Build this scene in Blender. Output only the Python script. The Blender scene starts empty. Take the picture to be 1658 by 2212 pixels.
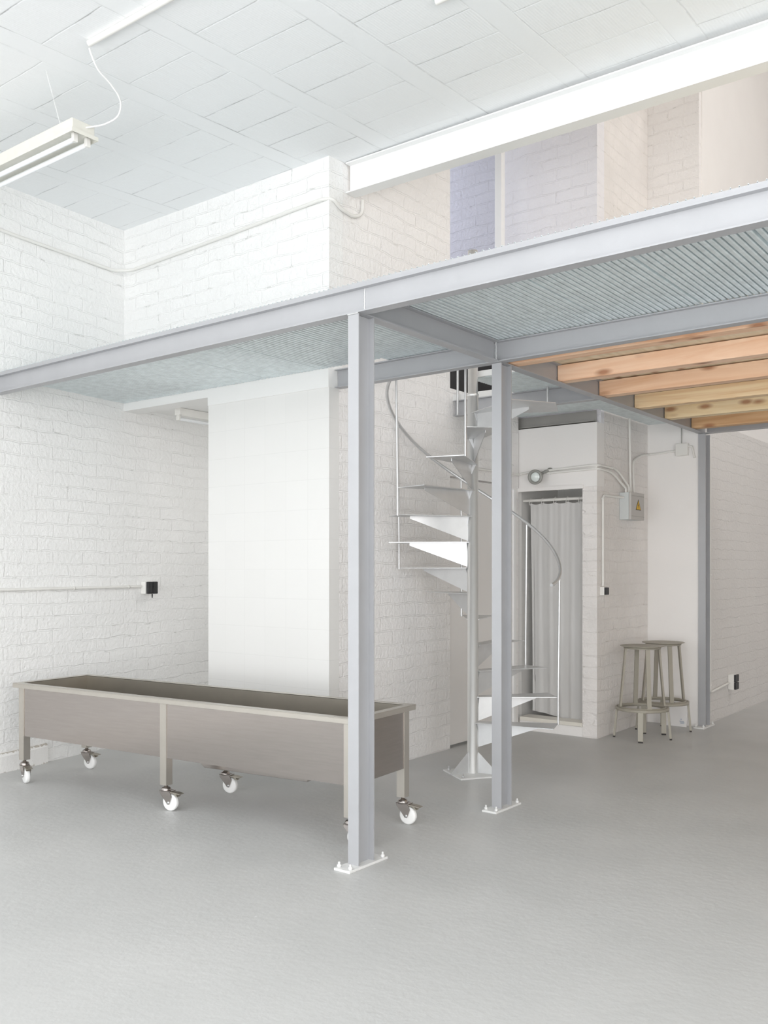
import bpy, math, random
from mathutils import Vector, Matrix
random.seed(7)
sc = bpy.context.scene
COL = sc.collection
PI = math.pi

# ------------------------------------------------------------------ camera
cam_d = bpy.data.cameras.new('camera'); cam = bpy.data.objects.new('camera', cam_d); COL.objects.link(cam)
cam.location = (0, 0, 1.4); cam.rotation_euler = (PI/2, 0, math.radians(37.5))
cam_d.sensor_fit = 'HORIZONTAL'; cam_d.sensor_width = 24.0; cam_d.lens = 2004.0/1658.0*24.0
cam_d.shift_y = (1230-1106)/1658.0; cam_d.clip_start = 0.05
sc.camera = cam

# ------------------------------------------------------------------ world, lights, exposure
w = bpy.data.worlds.new('world'); sc.world = w; w.use_nodes = True
w.node_tree.nodes['Background'].inputs[0].default_value = (0.93, 0.97, 1.0, 1)
w.node_tree.nodes['Background'].inputs[1].default_value = 1.0
sc.view_settings.view_transform = 'Standard'; sc.view_settings.look = 'None'
sc.view_settings.gamma = 1.0; sc.view_settings.use_curve_mapping = False
sc.view_settings.exposure = 0.22
sc.cycles.max_bounces = 14; sc.cycles.diffuse_bounces = 9
def area(name, loc, target, sx, sy, power, color):
    d = bpy.data.lights.new(name, 'AREA'); d.shape = 'RECTANGLE'; d.size = sx; d.size_y = sy
    d.energy = power; d.color = color
    o = bpy.data.objects.new(name, d); COL.objects.link(o); o.location = loc
    o.rotation_euler = (Vector(target)-Vector(loc)).to_track_quat('-Z', 'Y').to_euler()
    return o
area('daylight_shopfront', (-1.6, -3.3, 2.05), (-1.6, 5, 2.0), 7.0, 3.6, 142, (1.0, 1.0, 1.0))
area('ceiling_fill_light', (-0.8, -3.2, 0.5), (-1.4, 3.2, 4.0), 7.0, 0.9, 105, (0.95, 0.98, 1.0))  # unseen upward lamp added to brighten the ceiling
area('daylight_side_windows', (3.4, 1.1, 1.7), (-4, 4.4, 2.2), 7.2, 3.0, 262, (1.0, 0.965, 0.945))
area('daylight_skylight', (0.3, 7.6, 7.1), (-3.2, 7.8, 3.0), 5.0, 4.0, 155, (1.0, 0.98, 0.975))
area('side_room_fill_light', (-5.9, 6.4, 4.9), (-4.4, 7.1, 4.3), 0.8, 0.8, 12, (0.82, 0.85, 1.0))  # unseen bluish lamp added to light the side room wall
area('alcove_fill_light', (-5.15, 6.1, 2.69), (-5.3, 5.9, 0), 0.5, 1.2, 16, (1.0, 0.99, 0.97))  # hidden fill added deep in the alcove to brighten its walls

# ------------------------------------------------------------------ materials
def mat(name, col, rough=0.6, metal=0.0, noise=0.0, nscale=8.0, bump=0.0, bscale=60.0, spec=0.5, aniso=None):
    m = bpy.data.materials.new(name); m.use_nodes = True; nt = m.node_tree; N = nt.nodes; L = nt.links
    b = N['Principled BSDF']; b.inputs['Base Color'].default_value = (*col, 1)
    b.inputs['Roughness'].default_value = rough; b.inputs['Metallic'].default_value = metal
    b.inputs['Specular IOR Level'].default_value = spec
    tc = N.new('ShaderNodeTexCoord')
    if noise:
        n = N.new('ShaderNodeTexNoise'); n.inputs['Scale'].default_value = nscale; n.inputs['Detail'].default_value = 6
        L.new(tc.outputs['Object'], n.inputs['Vector'])
        if aniso:
            mp = N.new('ShaderNodeMapping'); mp.inputs['Scale'].default_value = aniso
            L.new(tc.outputs['Object'], mp.inputs['Vector']); L.new(mp.outputs[0], n.inputs['Vector'])
        mr = N.new('ShaderNodeMapRange'); mr.inputs['From Min'].default_value = .3; mr.inputs['From Max'].default_value = .7
        mr.inputs['To Min'].default_value = 1-noise; mr.inputs['To Max'].default_value = 1+noise
        L.new(n.outputs['Fac'], mr.inputs['Value'])
        vm = N.new('ShaderNodeVectorMath'); vm.operation = 'SCALE'; vm.inputs[0].default_value = col
        L.new(mr.outputs[0], vm.inputs['Scale']); L.new(vm.outputs[0], b.inputs['Base Color'])
    if bump:
        n2 = N.new('ShaderNodeTexNoise'); n2.inputs['Scale'].default_value = bscale; n2.inputs['Detail'].default_value = 4
        L.new(tc.outputs['Object'], n2.inputs['Vector'])
        bp = N.new('ShaderNodeBump'); bp.inputs['Strength'].default_value = bump; bp.inputs['Distance'].default_value = .01
        L.new(n2.outputs['Fac'], bp.inputs['Height']); L.new(bp.outputs[0], b.inputs['Normal'])
    return m

def mathn(N, L, op, a, b=None, c=None):
    n = N.new('ShaderNodeMath'); n.operation = op
    for i, v in enumerate((a, b, c)):
        if v is None: continue
        if isinstance(v, (int, float)): n.inputs[i].default_value = v
        else: L.new(v, n.inputs[i])
    return n.outputs[0]

def brick_mat(name, col, axis='X', bw=.28, bh=.096, mortar=.007, crack=.5, rough=.5, bump=.62, crackcol=(.36, .35, .33), ease=.35, blotch=.03):
    """painted brickwork; axis = horizontal world axis of the wall face"""
    m = bpy.data.materials.new(name); m.use_nodes = True; nt = m.node_tree; N = nt.nodes; L = nt.links
    b = N['Principled BSDF']; b.inputs['Roughness'].default_value = rough; b.inputs['Specular IOR Level'].default_value = .35
    g = N.new('ShaderNodeNewGeometry'); s = N.new('ShaderNodeSeparateXYZ'); L.new(g.outputs['Position'], s.inputs[0])
    dn = N.new('ShaderNodeTexNoise'); dn.inputs['Scale'].default_value = 5; dn.inputs['Detail'].default_value = 3
    L.new(g.outputs['Position'], dn.inputs['Vector'])
    d1 = mathn(N, L, 'MULTIPLY', mathn(N, L, 'SUBTRACT', dn.outputs['Fac'], .5), .055)
    c = N.new('ShaderNodeCombineXYZ')
    L.new(mathn(N, L, 'ADD', s.outputs[axis], d1), c.inputs[0]); L.new(mathn(N, L, 'ADD', s.outputs['Z'], d1), c.inputs[1])
    br = N.new('ShaderNodeTexBrick'); L.new(c.outputs[0], br.inputs['Vector'])
    br.inputs['Scale'].default_value = 1; br.inputs['Brick Width'].default_value = bw; br.inputs['Row Height'].default_value = bh
    br.inputs['Mortar Size'].default_value = mortar; br.inputs['Mortar Smooth'].default_value = ease
    n = N.new('ShaderNodeTexNoise'); n.inputs['Scale'].default_value = 38; n.inputs['Detail'].default_value = 8; L.new(g.outputs['Position'], n.inputs['Vector'])
    n3 = N.new('ShaderNodeTexNoise'); n3.inputs['Scale'].default_value = 3.2; n3.inputs['Detail'].default_value = 5; L.new(g.outputs['Position'], n3.inputs['Vector'])
    amp = N.new('ShaderNodeMapRange'); amp.inputs['From Min'].default_value = .38; amp.inputs['From Max'].default_value = .62
    amp.inputs['To Min'].default_value = .15; amp.inputs['To Max'].default_value = 1.0; L.new(n3.outputs['Fac'], amp.inputs['Value'])
    h = mathn(N, L, 'SUBTRACT', mathn(N, L, 'MULTIPLY', n.outputs['Fac'], 1.1), mathn(N, L, 'MULTIPLY', br.outputs['Fac'], amp.outputs[0]))
    bp = N.new('ShaderNodeBump'); bp.inputs['Strength'].default_value = bump; bp.inputs['Distance'].default_value = .012
    L.new(h, bp.inputs['Height']); L.new(bp.outputs[0], b.inputs['Normal'])
    # sparse dark hairline gaps in the joints
    n2 = N.new('ShaderNodeTexNoise'); n2.inputs['Scale'].default_value = 9; n2.inputs['Detail'].default_value = 7; n2.inputs['Roughness'].default_value = .7
    L.new(g.outputs['Position'], n2.inputs['Vector'])
    th = N.new('ShaderNodeMapRange'); th.inputs['From Min'].default_value = .58; th.inputs['From Max'].default_value = .64
    L.new(n2.outputs['Fac'], th.inputs['Value'])
    br2 = N.new('ShaderNodeTexBrick'); L.new(c.outputs[0], br2.inputs['Vector'])
    br2.inputs['Scale'].default_value = 1; br2.inputs['Brick Width'].default_value = bw; br2.inputs['Row Height'].default_value = bh
    br2.inputs['Mortar Size'].default_value = .0026; br2.inputs['Mortar Smooth'].default_value = .1
    f = mathn(N, L, 'MULTIPLY', mathn(N, L, 'MULTIPLY', br2.outputs['Fac'], th.outputs[0]), crack)
    blo = N.new('ShaderNodeMapRange'); blo.inputs['From Min'].default_value = .3; blo.inputs['From Max'].default_value = .7
    blo.inputs['To Min'].default_value = 1-blotch; blo.inputs['To Max'].default_value = 1+blotch*.4; L.new(n3.outputs['Fac'], blo.inputs['Value'])
    vm = N.new('ShaderNodeVectorMath'); vm.operation = 'SCALE'; vm.inputs[0].default_value = col; L.new(blo.outputs[0], vm.inputs['Scale'])
    mx = N.new('ShaderNodeMix'); mx.data_type = 'RGBA'; L.new(f, mx.inputs['Factor'])
    L.new(vm.outputs[0], mx.inputs['A']); mx.inputs['B'].default_value = (*crackcol, 1)
    L.new(mx.outputs['Result'], b.inputs['Base Color'])
    return m

WHITE = (.89, .888, .88)
M = {}
M['brick_x'] = brick_mat('white_painted_brick_x', WHITE, 'X', crack=.6)
M['brick_y'] = brick_mat('white_painted_brick_y', WHITE, 'Y', crack=.6)
M['brick_y_soft'] = brick_mat('white_painted_brick_y_soft', (.88, .865, .855), 'Y', crack=.45)
M['brick_pier'] = brick_mat('white_painted_block', (.83, .80, .78), 'Y', bw=.17, bh=.098, mortar=.006, crack=.55, crackcol=(.5, .47, .42), blotch=.07)
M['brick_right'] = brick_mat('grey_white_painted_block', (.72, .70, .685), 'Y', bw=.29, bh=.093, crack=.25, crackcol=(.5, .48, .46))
M['lavender_x'] = brick_mat('lavender_light_tint_brick', (.84, .83, .86), 'X', crack=.5)  # lavender cast of the light put into the wall colour
M['violet'] = brick_mat('violet_light_tint_brick', (.62, .62, .68), 'X', crack=.5, crackcol=(.2, .2, .25))  # violet tinge from the light, put into the brick colour
M['beige_x'] = brick_mat('rose_white_painted_brick', (.87, .85, .84), 'X', crack=.6)
M['plaster'] = mat('white_plaster', (.86, .86, .85), .55, noise=.015, nscale=2, bump=.12, bscale=22)
M['plaster_warm'] = mat('warm_white_plaster', (.86, .84, .825), .6, noise=.02, nscale=2, bump=.12, bscale=18)
M['white_paint'] = mat('white_gloss_paint', (.87, .87, .865), .35, bump=.04, bscale=15)
M['pvc'] = mat('white_pvc', (.80, .79, .76), .35)
M['lamp_enamel'] = mat('cream_enamel', (.72, .71, .65), .35, noise=.03, nscale=20)
M['tube_glass'] = mat('white_tube_glass', (.88, .90, .92), .15)
M['steel'] = mat('grey_primer_steel', (.425, .43, .447), .42, .2, noise=.03, nscale=5, bump=.03, bscale=120)
M['steel_dark'] = mat('grey_primer_steel_brown', (.40, .39, .37), .5, .2, noise=.05, nscale=6)
M['steel_painted'] = mat('pale_painted_steel', (.74, .74, .73), .5, bump=.05)
M['galv'] = mat('galvanised_steel', (.66, .665, .67), .36, .65, noise=.04, nscale=14)
M['stainless_leg'] = mat('satin_stainless', (.55, .52, .475), .35, .85, noise=.03, nscale=6)
M['stainless'] = mat('brushed_stainless', (.43, .395, .375), .2, .95, noise=.035, nscale=6, aniso=(1, 1, 14))
M['stainless_in'] = mat('dull_stainless', (.40, .37, .32), .42, .85, noise=.04, nscale=8)
M['nylon'] = mat('white_nylon', (.86, .86, .85), .35)
M['black'] = mat('black_plastic', (.02, .02, .022), .45, noise=.3, nscale=60)
M['filler_black'] = mat('black_filler_surface', (.014, .012, .012), .5, noise=.4, nscale=9)
M['taupe'] = mat('taupe_powder_coat', (.36, .335, .28), .45, .1, bump=.03, bscale=300)
M['pole'] = mat('galvanised_tube', (.88, .88, .87), .3, .8, noise=.02, nscale=5)
M['rubber'] = mat('dark_rubber', (.035, .03, .028), .7)
M['box_grey'] = mat('grey_plastic', (.60, .63, .63), .45)
M['box_door'] = mat('warm_grey_plastic', (.52, .50, .48), .4)
M['yellow'] = mat('sign_yellow', (.75, .46, .03), .5)
M['sign_black'] = mat('sign_black', (.03, .025, .02), .5)
M['fixture_grey'] = mat('grey_cast_metal', (.33, .33, .31), .5, .3)
M['marble'] = mat('cream_marble', (.78, .75, .68), .3, noise=.05, nscale=5)
M['door_paint'] = mat('white_grey_door_paint', (.80, .78, .765), .45)
M['paper'] = mat('white_paper', (.82, .81, .81), .7)
M['ink'] = mat('blue_print', (.16, .24, .40), .7)
M['brown'] = mat('brown_board_edge', (.30, .25, .20), .7)

# glass of the little spot
gm = bpy.data.materials.new('clear_lens'); gm.use_nodes = True
gb = gm.node_tree.nodes['Principled BSDF']; gb.inputs['Base Color'].default_value = (.8, .86, .84, 1); gb.inputs['Roughness'].default_value = .08
gb.inputs['Coat Weight'].default_value = .6
M['lens'] = gm

# curtain
cm = bpy.data.materials.new('frosted_curtain_vinyl'); cm.use_nodes = True
N = cm.node_tree.nodes; L = cm.node_tree.links; b = N['Principled BSDF']
b.inputs['Base Color'].default_value = (.86, .85, .84, 1); b.inputs['Roughness'].default_value = .35
tr = N.new('ShaderNodeBsdfTranslucent'); tr.inputs[0].default_value = (.7, .7, .69, 1)
mx = N.new('ShaderNodeMixShader'); mx.inputs[0].default_value = .3
L.new(b.outputs[0], mx.inputs[1]); L.new(tr.outputs[0], mx.inputs[2]); L.new(mx.outputs[0], N['Material Output'].inputs[0])
M['curtain'] = cm

# floor
fm = bpy.data.materials.new('grey_floor_paint'); fm.use_nodes = True; N = fm.node_tree.nodes; L = fm.node_tree.links
b = N['Principled BSDF']; b.inputs['Specular IOR Level'].default_value = .45
g = N.new('ShaderNodeNewGeometry')
n1 = N.new('ShaderNodeTexNoise'); n1.inputs['Scale'].default_value = 1.6; n1.inputs['Detail'].default_value = 7; L.new(g.outputs['Position'], n1.inputs['Vector'])
cr = N.new('ShaderNodeValToRGB'); cr.color_ramp.elements[0].position = .3; cr.color_ramp.elements[1].position = .72
cr.color_ramp.elements[0].color = (.50, .503, .497, 1); cr.color_ramp.elements[1].color = (.56, .56, .553, 1)
L.new(n1.outputs['Fac'], cr.inputs[0])
sp = N.new('ShaderNodeTexVoronoi'); sp.inputs['Scale'].default_value = 5.5; L.new(g.outputs['Position'], sp.inputs['Vector'])
spm = mathn(N, L, 'LESS_THAN', sp.outputs['Distance'], .028)
mx = N.new('ShaderNodeMix'); mx.data_type = 'RGBA'; L.new(mathn(N, L, 'MULTIPLY', spm, .6), mx.inputs['Factor'])
L.new(cr.outputs[0], mx.inputs['A']); mx.inputs['B'].default_value = (.72, .72, .71, 1); L.new(mx.outputs['Result'], b.inputs['Base Color'])
n2 = N.new('ShaderNodeTexNoise'); n2.inputs['Scale'].default_value = 2.5; n2.inputs['Detail'].default_value = 5; L.new(g.outputs['Position'], n2.inputs['Vector'])
rr = N.new('ShaderNodeMapRange'); rr.inputs['To Min'].default_value = .30; rr.inputs['To Max'].default_value = .52; L.new(n2.outputs['Fac'], rr.inputs['Value']); L.new(rr.outputs[0], b.inputs['Roughness'])
n3 = N.new('ShaderNodeTexNoise'); n3.inputs['Scale'].default_value = 26; n3.inputs['Detail'].default_value = 9; L.new(g.outputs['Position'], n3.inputs['Vector'])
bp = N.new('ShaderNodeBump'); bp.inputs['Strength'].default_value = .22; bp.inputs['Distance'].default_value = .008; L.new(n3.outputs['Fac'], bp.inputs['Height']); L.new(bp.outputs[0], b.inputs['Normal'])
M['floor'] = fm

# ceiling: clay-block vault boards between joists, painted white
km = bpy.data.materials.new('white_painted_block_ceiling'); km.use_nodes = True; N = km.node_tree.nodes; L = km.node_tree.links
b = N['Principled BSDF']; b.inputs['Roughness'].default_value = .55
g = N.new('ShaderNodeNewGeometry'); s = N.new('ShaderNodeSeparateXYZ'); L.new(g.outputs['Position'], s.inputs[0])
dn = N.new('ShaderNodeTexNoise'); dn.inputs['Scale'].default_value = 4; L.new(g.outputs['Position'], dn.inputs['Vector'])
dd = mathn(N, L, 'MULTIPLY', mathn(N, L, 'SUBTRACT', dn.outputs['Fac'], .5), .02)
u = mathn(N, L, 'ADD', mathn(N, L, 'ADD', s.outputs['X'], 3.55+6.5), dd)     # row boundaries every .65 m
fr = mathn(N, L, 'MODULO', u, .65)
row = mathn(N, L, 'FLOOR', mathn(N, L, 'DIVIDE', u, .65))
off = mathn(N, L, 'MULTIPLY', mathn(N, L, 'FRACT', mathn(N, L, 'MULTIPLY', row, .37)), .27)
v = mathn(N, L, 'ADD', mathn(N, L, 'ADD', mathn(N, L, 'ADD', s.outputs['Y'], 10-.13), off), dd)
fv = mathn(N, L, 'MODULO', v, .268)
def near(val, c, wd):   # 1 on a line of width wd
    return mathn(N, L, 'SUBTRACT', 1, mathn(N, L, 'MINIMUM', mathn(N, L, 'DIVIDE', mathn(N, L, 'ABSOLUTE', mathn(N, L, 'SUBTRACT', val, c)), wd), 1))
intile = mathn(N, L, 'LESS_THAN', fr, .52)
j = mathn(N, L, 'MULTIPLY', near(fv, .006, .006), intile)
r1 = near(fr, .006, .006); r2 = mathn(N, L, 'MULTIPLY', near(fr, .52, .006), .6)
lines = mathn(N, L, 'MAXIMUM', mathn(N, L, 'MAXIMUM', j, r1), r2)
n2 = N.new('ShaderNodeTexNoise'); n2.inputs['Scale'].default_value = 2.6; n2.inputs['Detail'].default_value = 8; n2.inputs['Roughness'].default_value = .65; L.new(g.outputs['Position'], n2.inputs['Vector'])
th = N.new('ShaderNodeMapRange'); th.inputs['From Min'].default_value = .47; th.inputs['From Max'].default_value = .66; L.new(n2.outputs['Fac'], th.inputs['Value'])
wv = mathn(N, L, 'MULTIPLY', mathn(N, L, 'SINE', mathn(N, L, 'MULTIPLY', s.outputs['X'], 420)), mathn(N, L, 'MULTIPLY', intile, .05))
n4 = N.new('ShaderNodeTexNoise'); n4.inputs['Scale'].default_value = 25; n4.inputs['Detail'].default_value = 6; L.new(g.outputs['Position'], n4.inputs['Vector'])
h = mathn(N, L, 'SUBTRACT', mathn(N, L, 'ADD', mathn(N, L, 'MULTIPLY', n4.outputs['Fac'], .25), mathn(N, L, 'ADD', wv, mathn(N, L, 'MULTIPLY', intile, -.12))), mathn(N, L, 'MULTIPLY', lines, .35))
bp = N.new('ShaderNodeBump'); bp.inputs['Strength'].default_value = .5; bp.inputs['Distance'].default_value = .012; L.new(h, bp.inputs['Height']); L.new(bp.outputs[0], b.inputs['Normal'])
mx = N.new('ShaderNodeMix'); mx.data_type = 'RGBA'; L.new(mathn(N, L, 'MULTIPLY', mathn(N, L, 'MULTIPLY', lines, th.outputs[0]), .75), mx.inputs['Factor'])
mx.inputs['A'].default_value = (.88, .895, .905, 1); mx.inputs['B'].default_value = (.30, .30, .31, 1); L.new(mx.outputs['Result'], b.inputs['Base Color'])
M['ceiling'] = km

# glazed tile
tm = bpy.data.materials.new('white_glazed_tile'); tm.use_nodes = True; N = tm.node_tree.nodes; L = tm.node_tree.links
b = N['Principled BSDF']; b.inputs['Roughness'].default_value = .38; b.inputs['Specular IOR Level'].default_value = .3
g = N.new('ShaderNodeNewGeometry'); s = N.new('ShaderNodeSeparateXYZ'); L.new(g.outputs['Position'], s.inputs[0])
c = N.new('ShaderNodeCombineXYZ'); L.new(mathn(N, L, 'ADD', s.outputs['X'], 8.0-.01), c.inputs[0]); L.new(s.outputs['Z'], c.inputs[1])
br = N.new('ShaderNodeTexBrick'); L.new(c.outputs[0], br.inputs['Vector']); br.offset = 0
br.inputs['Scale'].default_value = 1; br.inputs['Brick Width'].default_value = .2; br.inputs['Row Height'].default_value = .2
br.inputs['Mortar Size'].default_value = .0022; br.inputs['Mortar Smooth'].default_value = .2
br.inputs['Color1'].default_value = (.80, .795, .78, 1); br.inputs['Color2'].default_value = (.79, .785, .77, 1); br.inputs['Mortar'].default_value = (.755, .75, .735, 1)
L.new(br.outputs['Color'], b.inputs['Base Color'])
bp = N.new('ShaderNodeBump'); bp.inputs['Strength'].default_value = .15; bp.inputs['Distance'].default_value = .002; bp.invert = True
L.new(br.outputs['Fac'], bp.inputs['Height']); L.new(bp.outputs[0], b.inputs['Normal'])
M['tile'] = tm

# deck planks: dimpled galvanised sheet
def deck_mat(name, col):
    m = bpy.data.materials.new(name); m.use_nodes = True; N = m.node_tree.nodes; L = m.node_tree.links
    b = N['Principled BSDF']; b.inputs['Base Color'].default_value = (*col, 1); b.inputs['Metallic'].default_value = .3; b.inputs['Roughness'].default_value = .36
    g = N.new('ShaderNodeNewGeometry'); v = N.new('ShaderNodeTexVoronoi'); v.inputs['Scale'].default_value = 34; v.inputs['Randomness'].default_value = .1
    L.new(g.outputs['Position'], v.inputs['Vector'])
    bp = N.new('ShaderNodeBump'); bp.inputs['Strength'].default_value = .16; bp.inputs['Distance'].default_value = .003
    L.new(v.outputs['Distance'], bp.inputs['Height']); L.new(bp.outputs[0], b.inputs['Normal'])
    n = N.new('ShaderNodeTexNoise'); n.inputs['Scale'].default_value = 18; L.new(g.outputs['Position'], n.inputs['Vector'])
    mr = N.new('ShaderNodeMapRange'); mr.inputs['From Min'].default_value = .3; mr.inputs['From Max'].default_value = .7; mr.inputs['To Min'].default_value = .9; mr.inputs['To Max'].default_value = 1.08
    L.new(n.outputs['Fac'], mr.inputs['Value']); vm = N.new('ShaderNodeVectorMath'); vm.operation = 'SCALE'; vm.inputs[0].default_value = col
    L.new(mr.outputs[0], vm.inputs['Scale']); L.new(vm.outputs[0], b.inputs['Base Color'])
    return m
M['deck'] = deck_mat('dimpled_galvanised_sheet', (.72, .785, .80))

# pine
def wood_mat(name, base, dark, seed, along='X'):
    m = bpy.data.materials.new(name); m.use_nodes = True; N = m.node_tree.nodes; L = m.node_tree.links
    b = N['Principled BSDF']; b.inputs['Roughness'].default_value = .6
    g = N.new('ShaderNodeNewGeometry'); mp = N.new('ShaderNodeMapping'); L.new(g.outputs['Position'], mp.inputs['Vector'])
    mp.inputs['Location'].default_value = (seed*3.1, seed*1.7, seed*.9)
    mp.inputs['Scale'].default_value = (.8, 12, 12) if along == 'X' else (12, .8, 12)
    n = N.new('ShaderNodeTexNoise'); n.inputs['Scale'].default_value = 1.4; n.inputs['Detail'].default_value = 5; n.inputs['Distortion'].default_value = 1.2; L.new(mp.outputs[0], n.inputs['Vector'])
    cr = N.new('ShaderNodeValToRGB'); cr.color_ramp.elements[0].position = .36; cr.color_ramp.elements[1].position = .62
    cr.color_ramp.elements[0].color = (*dark, 1); cr.color_ramp.elements[1].color = (*base, 1); L.new(n.outputs['Fac'], cr.inputs[0])
    mp2 = N.new('ShaderNodeMapping'); L.new(g.outputs['Position'], mp2.inputs['Vector']); mp2.inputs['Location'].default_value = (seed*2.3, seed, seed*.37)
    mp2.inputs['Scale'].default_value = (4.2, 11, 11) if along == 'X' else (9, 3.2, 9)
    vo = N.new('ShaderNodeTexVoronoi'); vo.inputs['Scale'].default_value = 1; L.new(mp2.outputs[0], vo.inputs['Vector'])
    kn = N.new('ShaderNodeMapRange'); kn.inputs['From Min'].default_value = .30; kn.inputs['From Max'].default_value = .10; L.new(vo.outputs['Distance'], kn.inputs['Value'])
    mx = N.new('ShaderNodeMix'); mx.data_type = 'RGBA'; L.new(mathn(N, L, 'MULTIPLY', kn.outputs[0], .8), mx.inputs['Factor'])
    L.new(cr.outputs[0], mx.inputs['A']); mx.inputs['B'].default_value = (.32, .12, .05, 1); L.new(mx.outputs['Result'], b.inputs['Base Color'])
    return m
WD = [wood_mat('pine_rosy_a', (.86, .62, .44), (.74, .43, .26), 1), wood_mat('pine_rosy_b', (.88, .63, .46), (.78, .48, .31), 2.7),
      wood_mat('pine_rosy_c', (.86, .60, .42), (.73, .44, .27), 4.1), wood_mat('pine_yellow', (.86, .68, .44), (.72, .48, .27), 5.9),
      wood_mat('pine_pale', (.85, .71, .48), (.76, .57, .33), 7.3), wood_mat('pine_brown', (.70, .46, .26), (.56, .32, .16), 9.2)]
M['boards'] = wood_mat('pale_boards', (.80, .72, .56), (.70, .60, .43), 3.3, 'Y')

bm_ = bpy.data.materials.new('rough_painted_plinth'); bm_.use_nodes = True; N = bm_.node_tree.nodes; L = bm_.node_tree.links
b = N['Principled BSDF']; b.inputs['Roughness'].default_value = .6; g = N.new('ShaderNodeNewGeometry'); s_ = N.new('ShaderNodeSeparateXYZ'); L.new(g.outputs['Position'], s_.inputs[0])
n = N.new('ShaderNodeTexNoise'); n.inputs['Scale'].default_value = 30; n.inputs['Detail'].default_value = 8; n.inputs['Roughness'].default_value = .7; L.new(g.outputs['Position'], n.inputs['Vector'])
h1 = near(s_.outputs['Z'], .134, .022); h2 = mathn(N, L, 'MULTIPLY', near(s_.outputs['Z'], .0, .03), .6)
hs = mathn(N, L, 'GREATER_THAN', mathn(N, L, 'MULTIPLY', n.outputs['Fac'], mathn(N, L, 'ADD', mathn(N, L, 'MAXIMUM', h1, h2), .55)), .60)
mx = N.new('ShaderNodeMix'); mx.data_type = 'RGBA'; L.new(mathn(N, L, 'MULTIPLY', hs, .7), mx.inputs['Factor'])
mx.inputs['A'].default_value = (.86, .85, .835, 1); mx.inputs['B'].default_value = (.34, .29, .22, 1); L.new(mx.outputs['Result'], b.inputs['Base Color'])
bp = N.new('ShaderNodeBump'); bp.inputs['Strength'].default_value = .7; bp.inputs['Distance'].default_value = .01; L.new(n.outputs['Fac'], bp.inputs['Height']); L.new(bp.outputs[0], b.inputs['Normal'])
M['plinth'] = bm_

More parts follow.
